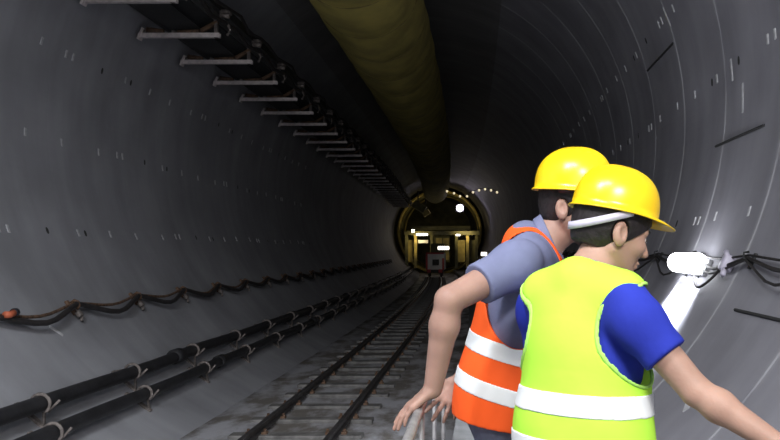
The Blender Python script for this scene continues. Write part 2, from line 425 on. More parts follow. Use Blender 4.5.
# ------------------------------------------------------------------ overhead conveyor on the upper left
BZ = CAMZ + 2.77; BX0, BX1 = -4.47, -3.38
def bracket():
    t = empty('support_bracket', (0, 0, 0), 'x', 'bracket', 'steel arms of the overhead conveyor')
    bm = bmesh.new(); L_ = BX1 - BX0 - .04
    box(bm, (L_ / 2, 0, 0), (L_, .07, .012)); box(bm, (L_ / 2, -.03, .025), (L_, .012, .05)); box(bm, (L_ / 2, .03, .025), (L_, .012, .05)); obj('arm', bm, M['galv'], t)
    bm = bmesh.new(); box(bm, (.035, 0, .04), (.03, .10, .16), rot=Matrix.Rotation(math.radians(24), 3, 'Y')); obj('wall_plate', bm, M['galv'], t)
    bm = bmesh.new(); tube(bm, [(.1, 0, .1), (.32, 0, .07)], .035, 10); obj('idler_roller', bm, M['rust'], t, True)
    bm = bmesh.new(); tube(bm, [(.5, 0, .06), (.78, 0, .07)], .032, 10); obj('idler_roller', bm, M['rust'], t, True)
    bm = bmesh.new(); tube(bm, [(.80, 0, .08), (1.02, 0, .2)], .032, 10); obj('idler_roller', bm, M['rust'], t, True)
    for c_, z_ in (((1.0, 0, .12), .26), ((.45, 0, .05), .07), ((.08, 0, .05), .09)):
        bm = bmesh.new(); box(bm, c_, (.045, .055, z_), bev=.005); obj('roller_stand', bm, M['dusty'], t)
    bm = bmesh.new(); tube(bm, [(1.05, 0, .22), (1.14, 0, .19), (1.18, .02, .1), (1.13, .03, .03)], .02, 8); tube(bm, [(1.08, -.08, .26), (1.2, -.1, .24)], .03, 8)
    box(bm, (1.12, .0, .32), (.13, .14, .05), bev=.01); obj('cable_clamp', bm, M['dusty'], t, True)
    return t
br = bracket()
for i in range(-2, 30):
    y = 9.1 + 1.5 * i; loc = (BX0 + bend(y) + .06, y, BZ - .02)
    lab = {0: 'pale steel bracket arm at the very top left, nearest in view', 1: 'pale steel bracket arm, second down from the top left'}.get(i, 'pale steel bracket arm on the upper left wall, one of the receding row' if i < 14 else 'small faint bracket arm at the far end of the upper left row')
    if i == -2: br.location = loc; br['label'] = lab
    else: copy_tree(br, loc, lab)
belt = empty('conveyor_belt', (0, 0, BZ), 'dark belt conveyor carried on bracket arms along the upper left wall', 'conveyor')
def sweep(profile, y0, y1, name, mat, parent, n=1.5, smooth=False, dz=0):
    bm = bmesh.new(); prev = None; y = y0
    while y <= y1 + .01:
        row = [bm.verts.new((a + bend(y), y, b + dz)) for a, b in profile]
        if prev:
            for k in range(len(profile)): bm.faces.new((prev[k], prev[(k + 1) % len(profile)], row[(k + 1) % len(profile)], row[k]))
        else: bm.faces.new(row)
        prev = row; y += n
    bm.faces.new(prev)
    return obj(name, bm, mat, parent, smooth)
sweep([(-4.33, .25), (-4.1, .12), (-3.75, .11), (-3.50, .24), (-3.51, .26), (-3.76, .13), (-4.1, .14), (-4.32, .27)], 5, 56, 'belt', M['belt'], belt)
sweep([(-4.0, .10), (-3.62, .10), (-3.62, .112), (-4.0, .112)], 5, 56, 'belt_cover', M['belt'], belt)
sweep([(-3.40, .30), (-3.33, .30), (-3.33, .42), (-3.40, .42)], 5, 56, 'side_stringer', M['dark_metal'], belt)
for (dx, dz, r, lab) in ((-3.27, .16, .028, 'dark hose running along the inner ends of the bracket arms'), (-3.22, .34, .022, 'thin dark hose above the bracket arm ends')):
    pts = []; y = 5
    while y < 55:
        pts.append((dx + bend(y) + random.uniform(-.02, .02), y, BZ + dz + .05 * math.sin(y * 4.2) - .02)); y += .5
    bm = bmesh.new(); tube(bm, pts, r, 8); tag(obj('service_hose', bm, M['cable'], smooth=True), lab, 'hose')

# ------------------------------------------------------------------ ventilation duct
duct = empty('ventilation_duct', (0, 0, 0), 'big ochre yellow fabric ventilation duct hanging under the tunnel crown', 'duct')
DX, DZ, DR = -1.68, CAMZ + 3.88, .80
bm = bmesh.new(); prev = None; y = 1.0; seg = 48
while y <= 54:
    ph = (y % 1.5) / 1.5
    row = []
    for k in range(seg):
        a = 2 * PI * k / seg
        sc = 1 - .016 * (1 - math.sin(PI * ph)) ** 2 + .010 * math.sin(5 * a + y * 1.7) * math.sin(PI * ph) + .007 * math.sin(9 * a - y * 3.1)
        sag_ = 1 + .04 * math.sin(PI * ph) * (math.sin(a) < 0) * abs(math.sin(a))
        row.append(bm.verts.new((DX + bend(y) + DR * sc * math.cos(a), y, DZ + DR * sc * sag_ * math.sin(a))))
    if prev:
        for k in range(seg): bm.faces.new((prev[k], prev[(k + 1) % seg], row[(k + 1) % seg], row[k]))
    prev = row; y += .125
dt = obj('duct_tube', bm, M['duct'], duct, True)
for i in range(1, 37):
    y = 1.5 * i; bm = bmesh.new()
    pts = [(DX + bend(y) + DR * .975 * math.cos(2 * PI * k / 40), y, DZ + DR * .975 * math.sin(2 * PI * k / 40)) for k in range(41)]
    tube(bm, pts, .016, 6); obj('duct_hoop', bm, M['ductb'], duct, True)
for s in (-1, 1):
    for i in range(2, 36, 2):
        y = 1.5 * i; bm = bmesh.new()
        tube(bm, [(DX + bend(y) + s * .4, y, DZ + DR * .88), wall_pt(96 - s * 9, y, .0)], .006, 5); obj('hanger_wire', bm, M['dark_metal'], duct)

# ------------------------------------------------------------------ right wall: cables, lamp, plug
aR, tR = ang_of(1, -.055)
hyR = [1.2, 2.7, 4.2, 5.75, 7.15, 8.7, 10.2, 11.7, 13.2, 14.7, 16.2, 17.7, 19.2, 20.7, 22.2, 24]
sagging('power_cable', 'black cable sagging along the right wall past the tube lamp, upper strand', aR + .5, hyR, .07, .015, .05)
sagging('power_cable', 'black cable drooping lowest along the right wall beside the tube lamp', aR + .2, hyR, .15, .010, .06)
sagging('power_cable', 'thin black cable running straight along the right wall above the others', aR + .9, hyR, .03, .009, .045)
def wall_hook():
    t = empty('cable_hanger', (0, 0, 0), 'x', 'hook')
    bm = bmesh.new(); box(bm, (0, 0, .01), (.04, .12, .02), bev=.004); obj('hanger_plate', bm, M['dark_metal'], t)
    bm = bmesh.new(); tube(bm, [(0, .02, .01), (0, .0, .08), (0, -.03, .09), (0, -.05, .06)], .008, 8); obj('hook_arm', bm, M['dark_metal'], t, True)
    return t
hang_series(wall_hook, aR + .4, hyR[1:12], lambda i, y: 'small dark cable hanger on the right wall', 'hangers of the right wall cables')
# tube lamp
aL, tL = ang_of(1, -.083)
lamp_y = tL * FPX / 217.0
lamp = empty('tube_lamp', (0, 0, 0), 'glaring white tube lamp fixed to the right wall above the pointing arm', 'lamp')
on_wall(lamp, aL, lamp_y)
bm = bmesh.new(); box(bm, (0, 0, .02), (.80, .15, .04), bev=.01); obj('lamp_housing', bm, M['lampbody'], lamp)
bm = bmesh.new(); tube(bm, [(-.40, 0, .1), (-.385, 0, .1), (-.35, 0, .1), (.35, 0, .1), (.385, 0, .1), (.40, 0, .1)], .09, 20, radii=[.03, .065, .088, .088, .065, .03]); obj('lamp_diffuser', bm, M['tube'], lamp, True)
for s in (-1, 1):
    bm = bmesh.new(); box(bm, (s * .2, 0, .01), (.03, .18, .02), bev=.004); obj('mounting_clip', bm, M['dark_metal'], lamp)
# connector box beside the lamp
aB, tB = ang_of(1, -.065); yB = tB * FPX / 253.0
cb = empty('cable_connector', (0, 0, 0), 'pale violet cable connector on the right wall just right of the lamp', 'plug')
on_wall(cb, aB, yB)
bm = bmesh.new(); box(bm, (0, 0, .05), (.10, .13, .09), bev=.02); obj('connector_body', bm, M['greypl'], cb, True)
bm = bmesh.new(); tube(bm, [(-.04, .05, .06), (-.1, .1, .07)], .022, 10); obj('cable_gland', bm, M['greypl'], cb, True)
bm = bmesh.new(); tube(bm, [(.04, -.05, .06), (.09, -.09, .07)], .022, 10); obj('cable_gland', bm, M['greypl'], cb, True)
w0 = wall_pt(aB, yB, .07); w1 = wall_pt(aL, lamp_y - .25, .07)
bm = bmesh.new(); tube(bm, bezier_pts([w0, w0 + Vector((-.06, .12, -.12)), w0 + Vector((-.12, .3, -.2)), w1 + Vector((-.03, -.02, -.1)), w1]), .011, 8)
tag(obj('lamp_lead', bm, M['cable'], smooth=True), 'short black lead looping down between connector and tube lamp', 'cable')

# ------------------------------------------------------------------ guard rail of the walkway
gr = empty('guard_rail', (-.175, 2.0, WALK), 'grey tubular guard rail the man in orange rests his hands on', 'railing')
RAILX, RAILZ = -.175, 1.288
def loc_(x, y, z): return (x + .175, y - 2.0, z - WALK)
bm = bmesh.new(); tube(bm, [loc_(RAILX, 1.55, RAILZ - .05), loc_(RAILX, 1.6, RAILZ), loc_(RAILX, 3.9, RAILZ)], .014, 12); obj('top_rail', bm, M['railing'], gr, True)
bm = bmesh.new(); tube(bm, [loc_(RAILX, 1.6, .8), loc_(RAILX, 3.9, .8)], .013, 12); obj('mid_rail', bm, M['railing'], gr, True)
for yp in (1.6, 2.45, 3.15, 3.9):
    bm = bmesh.new(); tube(bm, [loc_(RAILX, yp, WALK), loc_(RAILX, yp, RAILZ)], .009, 12); box(bm, loc_(RAILX, yp, WALK + .006), (.08, .08, .012)); obj('post', bm, M['railing'], gr, True)

# ------------------------------------------------------------------ far end: the machine's back-up gear
def F(px, py, y): return Vector(P(px, py, y))
sr = empty('shield_ring', (TX + bend(63), 63, TZ), 'round golden steel ring framing the far end of the tunnel', 'ring')
def ringm(r, w, d, name, mat, n=72, y=0, a0=0, a1=360):
    bm = bmesh.new(); prev = None; full = (a1 - a0) >= 360
    cnt = n if full else n + 1; rows = []
    for k in range(cnt):
        a = math.radians(a0 + (a1 - a0) * k / n)
        rows.append([bm.verts.new((rr * math.cos(a), y + dd, rr * math.sin(a))) for rr, dd in ((r, 0), (r + w, 0), (r + w, d), (r, d))])
    for k in range(n):
        A = rows[k]; B = rows[(k + 1) % cnt]
        for q in range(4): bm.faces.new((A[q], A[(q + 1) % 4], B[(q + 1) % 4], B[q]))
    return obj(name, bm, mat, sr, True)
ringm(3.05, .2, .5, 'outer_flange', M['gold']); ringm(2.95, .1, 2.5, 'inner_band', M['olive'], y=.5); ringm(2.9, .16, .2, 'rear_flange', M['gold'], y=3.2)
gf = empty('gantry_frame', (TX + bend(58), 58, 0), 'dark olive steel gantry frame with posts inside the far ring', 'gantry')
def gbox(name, px0, py0, px1, py1, y, d, mat, parent, bev=.0):
    a = F(px0, py0, y); b = F(px1, py1, y); c = (a + b) / 2 - parent.location; c.y = y - parent.location.y + d / 2
    bm = bmesh.new(); box(bm, c, (abs(b.x - a.x), d, abs(b.z - a.z)), bev=bev); return obj(name, bm, mat, parent)
gbox('cross_beam', 404, 231, 480, 235, 58, .3, M['olive'], gf)
gbox('upper_deck', 412, 226, 470, 230, 60, 3, M['olive'], gf)
for px in (405, 414, 430, 455, 466, 475): gbox('post', px, 234, px + 3, 268, 58.2, .25, M['gold'] if px in (414, 466) else M['olive'], gf)
for (a, b) in ((406, 413), (457, 465), (468, 475)): gbox('side_panel', a, 240, b, 262, 59, .2, M['gold'] if a != 468 else M['olive'], gf)
gbox('cable_tray', 418, 240, 428, 243, 58, .4, M['white'], gf)
cab = empty('equipment_cabinet', (TX + bend(61), 61, 0), 'pale grey equipment cabinet standing behind the red wagon at the far end', 'cabinet')
gbox('cabinet_body', 434, 236, 450, 262, 61, 1.0, M['olive'], cab, .02); gbox('cabinet_door', 436, 238, 442, 260, 60.95, .04, M['gold'], cab); gbox('cabinet_door', 443, 238, 449, 260, 60.95, .04, M['gold'], cab)
wy = 50
wg = empty('mine_wagon', (-1.71 + bend(wy), wy, RZ), 'red and white mine wagon on the track at the far end of the tunnel', 'wagon')
def wp(name, c, s, mat, bev=.02):
    bm = bmesh.new(); box(bm, c, s, bev=bev); return obj(name, bm, mat, wg)
wp('chassis', (0, .8, .35), (1.0, 2.2, .2), M['dark_metal'])
wp('body', (0, .9, .95), (1.15, 2.0, 1.0), M['white'])
wp('red_panel', (-.5, -.13, .95), (.12, .04, 1.0), M['red']); wp('red_panel', (.5, -.13, .8), (.12, .04, .7), M['red'])
wp('red_panel', (0, -.13, 1.45), (1.1, .05, .1), M['red'])
wp('front_grille', (0.05, -.13, .9), (.4, .05, .35), M['dark_metal'])
wp('driver_cab', (.12, .9, 1.75), (.8, 1.3, .6), M['olive'])
wp('buffer', (-.35, -.3, .38), (.22, .25, .2), M['red']); wp('buffer', (.35, -.3, .38), (.22, .25, .2), M['red'])
for s in (-1, 1):
    for yy in (.2, 1.5):
        bm = bmesh.new(); tube(bm, [(s * .33, yy, .2), (s * .41, yy, .2)], .2, 16); obj('wheel', bm, M['rail'], wg)
hp = empty('chute_hopper', tuple(F(421, 207, 56)), 'greenish tipped chute hanging from the crown left of the bright floodlight', 'chute')
bm = bmesh.new(); box(bm, (-.1, 0, 0), (.9, .8, .5), rot=Matrix.Rotation(.5, 3, 'Y'), bev=.03); obj('chute_body', bm, M['olive'], hp)
bm = bmesh.new(); box(bm, (.35, 0, -.4), (.5, .6, .35), rot=Matrix.Rotation(-.5, 3, 'Y'), bev=.03); obj('chute_spout', bm, M['gold'], hp)
bm = bmesh.new(); tube(bm, [(-.2, 0, .2), (-.2, 0, 1.1)], .05, 8); tube(bm, [(.3, 0, .2), (.35, 0, 1.1)], .05, 8); obj('hanger_rod', bm, M['dark_metal'], hp)
lampspec = [  # px, py, depth, w, h, material, light energy, label
    (460, 208, 57.0, .5, .5, 'violetlamp', 14, 'brilliant violet white floodlight high at the far end of the tunnel'),
    (443.5, 248, 49.0, .66, .2, 'warmlamp', .5, 'white bar lamp just above the red wagon'),
    (422, 234.5, 57.0, .8, .16, 'warmlamp', .5, 'white bar lamp on the gantry beam left of the wagon'),
    (413, 231, 57.0, .2, .2, 'warmlamp', 2, 'tiny round lamp at the left end of the gantry beam'),
    (458, 235, 57.0, .3, .12, 'warmlamp', .5, 'small yellow white lamp on the gantry beam right of the wagon'),
    (484, 254, 52.0, .36, .22, 'warmlamp', 1, 'small white lamp low on the right near the shoulder in grey'),
    (441, 258, 49.4, .1, .5, 'warmlamp', 0, 'narrow upright lit strip on the front of the wagon')]
for (px, py, y, w, h, mt, en, lab) in lampspec[:6]:
    c = F(px, py, y); t = empty('work_lamp', tuple(c), lab, 'lamp')
    bm = bmesh.new(); (bmesh.ops.create_uvsphere(bm, u_segments=20, v_segments=12, radius=w / 2) if mt == 'violetlamp' else box(bm, (0, 0, 0), (w, .08, h), bev=.03)); obj('lamp_glass', bm, M[mt], t)
    bm = bmesh.new(); box(bm, (0, .09 + (.2 if mt == 'violetlamp' else 0), 0), (w * 1.1, .1, h * 1.1), bev=.02); obj('lamp_housing', bm, M['dark_metal'], t)
    if en:
        ld = bpy.data.lights.new('work_lamp_light', 'POINT'); ld.energy = en; ld.shadow_soft_size = .15
        ld.color = (1, .86, .5) if mt == 'warmlamp' else (.95, .85, .75)
        lo = bpy.data.objects.new('work_lamp_light', ld); C.objects.link(lo); lo.location = (c.x, c.y - .25, c.z)
# added spots ahead of the ring, without fixtures, aimed forward to gild it
for (dx, dy, dz, e) in ((-1.6, 57.2, -.6, 50), (1.6, 57.2, -.2, 50), (0, 60, .6, 60)):
    ld = bpy.data.lights.new('ring_fill_spot', 'SPOT'); ld.energy = e; ld.color = (1, .8, .38); ld.shadow_soft_size = .2; ld.spot_size = math.radians(120); ld.spot_blend = .6
    lo = bpy.data.objects.new('ring_fill_spot', ld); C.objects.link(lo); lo.location = (TX + bend(dy) + dx, dy, TZ + dz); lo.rotation_euler = (PI / 2, 0, 0)
# row of small glowing balls added where the far lining shows bright spots
glow_pts = [F(px, py, 45) for px, py in ((447, 190), (454, 192), (460, 195), (467, 195), (473, 191), (479, 189), (485, 188), (491, 189), (497, 191), (503, 194), (507, 197), (510, 201))]
bm = bmesh.new(); tube(bm, glow_pts, .02, 6); tag(obj('glow_ball_cable', bm, M['cable'], smooth=True), 'thin cable strung with dim glowing balls near the far crown', 'cable')
bme = None
for i, p in enumerate(glow_pts):
    if bme is None:
        bm = bmesh.new(); bmesh.ops.create_uvsphere(bm, u_segments=10, v_segments=8, radius=.065); o = obj('glow_ball', bm, M['dimglow'], None, True); bme = o.data
    else: o = link('glow_ball', bme, None)
    o.location = p + Vector((0, 0, -.07)); tag(o, 'dim yellowish glowing ball in the row near the far crown', 'light bulb', 'glowing balls of the far row')

# ------------------------------------------------------------------ implicit-surface modelling for the two men
def nrm(v): v = np.asarray(v, float); return v / np.linalg.norm(v)
def smin(a, b, k):
    h = np.clip(.5 + .5 * (b - a) / k, 0, 1); return b * (1 - h) + a * h - k * h * (1 - h)
def smax(a, b, k): return -smin(-a, -b, k)
def rcone(p, a, b, ra, rb):
    a = np.asarray(a, float); b = np.asarray(b, float); ba = b - a
    t = np.clip(((p - a) @ ba) / (ba @ ba), 0, 1)
    return np.linalg.norm(p - a - t[:, None] * ba, axis=1) - (ra + (rb - ra) * t)
def ell(p, c, r, R=None):
    q = p - np.asarray(c, float)
    if R is not None: q = q @ R
    r = np.asarray(r, float); k0 = np.linalg.norm(q / r, axis=1); k1 = np.linalg.norm(q / (r * r), axis=1) + 1e-9
    return k0 * (k0 - 1) / k1
def isosurface(fn, lo, hi, h):
    lo = np.array(lo, float); n = np.ceil((np.array(hi) - lo) / h / 8).astype(int)
    B = 8; dims = n * B + 1
    val = np.empty(dims, np.float32)
    g = np.stack(np.meshgrid(*[np.arange(k) for k in n], indexing='ij'), -1).reshape(-1, 3)
    cen = lo + (g * B + B / 2) * h
    d = fn(cen); hit = np.abs(d) < h * B * .5 * 1.7321 * 1.7
    off = np.stack(np.meshgrid(*[np.arange(B + 1)] * 3, indexing='ij'), -1).reshape(-1, 3)
    for (gi, di) in zip(g[~hit], d[~hit]):
        s = gi * B; val[s[0]:s[0] + B + 1, s[1]:s[1] + B + 1, s[2]:s[2] + B + 1] = di
    gh = g[hit]
    for s0 in range(0, len(gh), 400):
        ch = gh[s0:s0 + 400]; pts = lo + (ch[:, None, :] * B + off[None]) * h
        dv = fn(pts.reshape(-1, 3)).reshape(len(ch), B + 1, B + 1, B + 1)
        for gi, dd in zip(ch, dv):
            s = gi * B; val[s[0]:s[0] + B + 1, s[1]:s[1] + B + 1, s[2]:s[2] + B + 1] = dd
    ins = val < 0
    nx, ny, nz = [k - 1 for k in dims]
    cnt = np.zeros((nx, ny, nz), np.int8)
    for a in (0, 1):
        for b in (0, 1):
            for c in (0, 1): cnt += ins[a:a + nx, b:b + ny, c:c + nz]
    cells = np.argwhere((cnt > 0) & (cnt < 8)); idx = -np.ones((nx, ny, nz), np.int32); idx[tuple(cells.T)] = np.arange(len(cells))
    acc = np.zeros((len(cells), 3)); num = np.zeros(len(cells))
    cor = [(a, b, c) for a in (0, 1) for b in (0, 1) for c in (0, 1)]
    for i, A in enumerate(cor):
        for j in range(i + 1, 8):
            Bc = cor[j]
            if sum(abs(A[q] - Bc[q]) for q in range(3)) != 1: continue
            va = val[tuple((cells + A).T)]; vb = val[tuple((cells + Bc).T)]; m = (va < 0) != (vb < 0)
            t = np.where(m, va / np.where(m, va - vb, 1), 0)
            acc += np.where(m[:, None], np.array(A) + t[:, None] * (np.array(Bc) - np.array(A)), 0); num += m
    verts = lo + (cells + acc / num[:, None]) * h
    faces = []
    for ax in range(3):
        o1, o2 = (ax + 1) % 3, (ax + 2) % 3
        s0 = [slice(0, k) for k in dims]; s1 = [slice(0, k) for k in dims]
        s0[ax] = slice(0, dims[ax] - 1); s1[ax] = slice(1, dims[ax])
        ed = np.argwhere(ins[tuple(s0)] != ins[tuple(s1)])
        ok = (ed[:, o1] > 0) & (ed[:, o2] > 0) & (ed[:, o1] < dims[o1] - 1) & (ed[:, o2] < dims[o2] - 1); ed = ed[ok]
        if not len(ed): continue
        u = np.zeros(3, int); u[o1] = 1; v = np.zeros(3, int); v[o2] = 1
        q = np.stack([idx[tuple((ed - u - v).T)], idx[tuple((ed - v).T)], idx[tuple(ed.T)], idx[tuple((ed - u).T)]], 1)
        fl_ = ~ins[tuple(ed.T)]; q[fl_] = q[fl_][:, ::-1]
        faces.append(q)
    return verts, np.concatenate(faces)
def sdf_obj(name, fn, lo, hi, h, mat, parent, loc, smooth_it=0):
    v, f = isosurface(fn, lo, hi, h)
    me = bpy.data.meshes.new(name)
    v = v - np.array(loc)
    me.vertices.add(len(v)); me.vertices.foreach_set('co', v.astype(np.float32).ravel())
    me.loops.add(len(f) * 4); me.loops.foreach_set('vertex_index', f.astype(np.int32).ravel())
    me.polygons.add(len(f)); me.polygons.foreach_set('loop_start', np.arange(0, len(f) * 4, 4, dtype=np.int32))
    me.polygons.foreach_set('loop_total', np.full(len(f), 4, np.int32))
    me.update(calc_edges=True); me.validate()
    o = link(name, me, mat, parent, True)
    if smooth_it:
        m = o.modifiers.new('smooth', 'SMOOTH'); m.factor = .5; m.iterations = smooth_it
    return o

def frame(F_, U_):                      # columns: forward, left, up
    F_ = nrm(F_); L_ = nrm(np.cross(U_, F_)); U2 = np.cross(F_, L_); return np.stack([F_, L_, U2], 1)
def folds(p, sc=1.0, seed=0.0):
    x, y, z = p[:, 0], p[:, 1], p[:, 2]
    return (np.sin(x * 38 * sc + z * 9 + seed + 2 * np.sin(z * 7 + seed)) * .5 + np.sin(y * 31 * sc - z * 12 + 1.7 * seed + 1.6 * np.sin(x * 11)) * .5)

def hand(W, D, N, S, s, curl, spread=.12, thumb=(.7, .35), flop=1.0):
    """list of cones: W wrist, D finger direction, N back-of-hand normal, S thumb side"""
    W = np.asarray(W, float); D = nrm(D); N = nrm(np.asarray(N) - np.dot(N, D) * D); S = nrm(np.asarray(S) - np.dot(S, D) * D - np.dot(S, N) * N)
    parts = []
    offs_ = [.030, .010, -.010, -.029]; lens = [.072, .080, .074, .058]; basel = [.088, .092, .087, .078]; rad = [.0092, .0095, .009, .008]
    for i in range(4):
        b = W + D * basel[i] * s + S * offs_[i] * s
        root = W + D * .02 * s + S * offs_[i] * .55 * s
        parts.append(('palm', root, b, .0135 * s, .0115 * s))
        dd = nrm(D + S * spread * offs_[i] / .03); ang = 0; p0 = b
        for j, fr in enumerate((.45, .31, .24)):
            ang += curl[i] * (.9, 1.0, .6)[j]
            dr = nrm(dd * math.cos(ang) - N * math.sin(ang)); p1 = p0 + dr * lens[i] * fr * s
            parts.append(('f%d' % i, p0, p1, rad[i] * s * (1 - .1 * j), rad[i] * s * (1 - .1 * (j + 1)))); p0 = p1
    tb = W + D * .028 * s + S * .026 * s; td = nrm(D * thumb[0] + S * .75 - N * thumb[1]); tm = tb + td * .042 * s; td2 = nrm(D * 1.0 + S * .25 - N * thumb[1]); tt = tm + td2 * .052 * s
    parts.append(('th', W + D * .015 * s, tb, .014 * s, .015 * s)); parts.append(('th', tb, tm, .015 * s, .0115 * s)); parts.append(('th', tm, tt, .0115 * s, .0095 * s))
    return parts
def hand_sdf(p, parts):
    palm = None; fing = {}
    for (k, a, b, ra, rb) in parts:
        d = rcone(p, a, b, ra, rb)
        if k == 'palm': palm = d if palm is None else smin(palm, d, .012)
        else: fing[k] = d if k not in fing else smin(fing[k], d, .003)
    for k in fing: palm = smin(palm, fing[k], .006 if k != 'th' else .01)
    return palm

def head_sdf(q):                         # q in head frame, metres
    d = ell(q, (-.012, 0, .028), (.096, .076, .092))
    d = smin(d, ell(q, (.028, 0, -.035), (.060, .058, .082)), .03)
    for s in (-1, 1):
        d = smin(d, rcone(q, (-.005, s * .052, -.055), (.055, s * .022, -.100), .019, .015), .025)     # jaw
        d = smin(d, ell(q, (.058, s * .034, -.030), (.026, .024, .022)), .018)                          # cheek
        d = smin(d, rcone(q, (.078, s * .012, .014), (.068, s * .045, .012), .009, .008), .012)         # brow
        d = smax(d, -ell(q, (.094, s * .031, -.006), (.016, .017, .012)), .010)                         # socket
    d = smin(d, ell(q, (.076, 0, -.104), (.018, .020, .016)), .018)                                    # chin
    d = smin(d, rcone(q, (.080, 0, .004), (.104, 0, -.036), .007, .0095), .010)                        # nose
    for s in (-1, 1): d = smin(d, ell(q, (.095, s * .011, -.040), (.011, .008, .008)), .006)
    d = smin(d, ell(q, (.083, 0, -.066), (.012, .022, .006)), .005)                                    # lips
    d = smin(d, ell(q, (.082, 0, -.077), (.011, .019, .0065)), .005)
    for s in (-1, 1):
        for k in (0,):
            R = np.array([[1, 0, 0], [0, 1, 0], [0, 0, 1.]]); th = -.2
            R = np.array([[math.cos(th), 0, math.sin(th)], [0, 1, 0], [-math.sin(th), 0, math.cos(th)]])
            e = ell(q, (-.010, s * .082, -.018), (.020, .011, .033), R)
            e = smax(e, -ell(q, (-.003, s * .094, -.012), (.012, .011, .020), R), .003)
            d = smin(d, e, .006)
    return d

def make_person(spec):
    s = spec['s']; name_lab = spec['label']
    pel = np.array(spec['pelvis']); c7 = np.array(spec['c7'])
    th = math.radians(spec['torso_yaw']); Fh = np.array([math.cos(th), math.sin(th), 0]); U = nrm(c7 - pel)
    TF = frame(Fh - U * np.dot(Fh, U), U); Ts = np.linalg.norm(c7 - pel) / .52
    hy_, hp_ = math.radians(spec['head_yaw']), math.radians(spec['head_pitch'])
    HFw = np.array([math.cos(hy_) * math.cos(hp_), math.sin(hy_) * math.cos(hp_), -math.sin(hp_)])
    HF = frame(HFw, np.array([0, 0, 1.])); hc = np.array(spec['head'])
    root = empty('person', (float(pel[0]), float(pel[1]), WALK), name_lab, 'person'); loc = np.array([pel[0], pel[1], WALK])
    def tl(p): return (p - pel) @ TF / Ts
    hs = spec.get('hs', s)
    def hl(p): return (p - hc) @ HF / hs
    def W_(l): return pel + TF @ (np.asarray(l, float) * Ts)
    SR, ER, WR = [np.array(v) for v in spec['armR']]; SL, EL, WL = [np.array(v) for v in spec['armL']]
    sides = ((SR, ER, WR, spec['handR']), (SL, EL, WL, spec['handL']))
    RG = nrm(-TF[:, 1] * np.array([1, 1, 0])); FW = nrm(TF[:, 0] * np.array([1, 1, 0]))
    hipz = pel[2] - .02
    legs = []
    for sd, fo in ((1, spec['feet'][0]), (-1, spec['feet'][1])):
        hip = pel + RG * sd * .09 * s - np.array([0, 0, .02])
        ank = pel + RG * sd * .12 * s + FW * fo; ank[2] = WALK + .09
        knee = (hip + ank) / 2 + FW * .03; legs.append((hip, knee, ank))
    def torso(p, o=0.0):
        q = tl(p)
        d = ell(q, (-.005, 0, .02), (.118, .168, .13)); d = smin(d, ell(q, (0, 0, .17), (.105, .145, .17)), .08)
        d = smin(d, ell(q, (.008, 0, .325), (.118, .165, .18)), .08)
        d = smin(d, rcone(q, (-.012, -.125, .435), (-.012, .125, .435), .058, .058), .06)
        for t in (-1, 1): d = smin(d, rcone(q, (-.025, t * .02, .50), (-.012, t * .125, .455), .042, .042), .05)
        return d * Ts - o
    neckb = W_((.0, 0, .475)); neckt = hc + HF @ (np.array([-.018, 0, -.055]) * s)
    def neck(p, o=0): return rcone(p, neckb, neckt, .063 * s + o, .055 * s + o)
    def upper(p, S_, E_, o=0):
        d = rcone(p, S_, E_, .050 * s + o, .038 * s + o)
        return smin(d, ell(p, S_ + (E_ - S_) * .10, np.array([.058, .058, .058]) * s + o), .03)
    def fore(p, E_, Wr): 
        m = E_ + (Wr - E_) * .28
        d = smin(rcone(p, E_, m, .037 * s, .039 * s), rcone(p, m, Wr, .039 * s, .026 * s), .02); return d
    def body(p):
        d = torso(p); d = smin(d, neck(p), .035); d = smin(d, head_sdf(hl(p)) * hs, .016)
        for (S_, E_, Wr, H) in sides:
            a = smin(upper(p, S_, E_), fore(p, E_, Wr), .012); a = smin(a, hand_sdf(p, H), .014); d = smin(d, a, .03)
        for (hip, knee, ank) in legs:
            l = smin(rcone(p, hip, knee, .085 * s, .058 * s), rcone(p, knee, ank, .058 * s, .038 * s), .02)
            l = smin(l, ell(p, knee * .72 + ank * .28 - FW * .02, (.055 * s,) * 3), .03)
            l = smin(l, rcone(p, ank - np.array([0, 0, .045]), ank + FW * .15 - np.array([0, 0, .055]), .036, .028), .02)
            d = smin(d, l, .04)
        return d
    allp = np.array([hc, pel, c7, *spec['armR'], *spec['armL']] + [x[2] for x in spec['handR'] + spec['handL']] + [l[2] + FW * .2 for l in legs] + [l[2] - FW * .1 for l in legs])
    lo = allp.min(0) - .17; hi = allp.max(0) + .17; lo[2] = WALK - .02
    bodyo = sdf_obj('body', body, lo, hi, spec.get('h', .0045), spec['skin'], root, loc, 1)
    # shirt
    up_lo = lo.copy(); up_lo[2] = pel[2] - .12
    def shirt(p):
        d = torso(p, .010) 
        for (S_, E_, Wr, H) in sides:
            ax = nrm(E_ - S_); q = S_ + (E_ - S_) * spec['sleeve']
            t = np.clip((p - S_) @ ax / np.linalg.norm(E_ - S_), 0, 1)
            a = upper(p, S_, E_, .012) - .010 * t; a = smax(a, (p - q) @ ax, .004); d = smin(d, a, .03)
        d = d + .0032 * folds(p, 1.0, spec['seed'])
        q = tl(p); d = np.maximum(d, -(q[:, 2] + .06) * Ts)
        return np.maximum(d, -neck(p, .004))
    so = sdf_obj('shirt', shirt, up_lo, hi, .005, spec['shirt'], root, loc, 1)
    so['label'] = spec['shirt_label']
    if spec.get('collar'):
        nk = nrm(neckt - neckb); cc = neckb + nk * .055 - FW * .0
        def collar(p):
            ring = np.abs(neck(p, .011)) - .007; hgt = (p - cc) @ nk
            tilt = hgt + ((p - cc) @ TF[:, 0]) * .45
            return smax(ring, np.abs(tilt) - .022, .004)
        sdf_obj('collar', collar, cc - .14, cc + .14, .004, spec['shirt'], so, loc, 1)
    # vest: a looser sleeveless skin with arm holes, hem and neck opening
    hem = spec['hem']
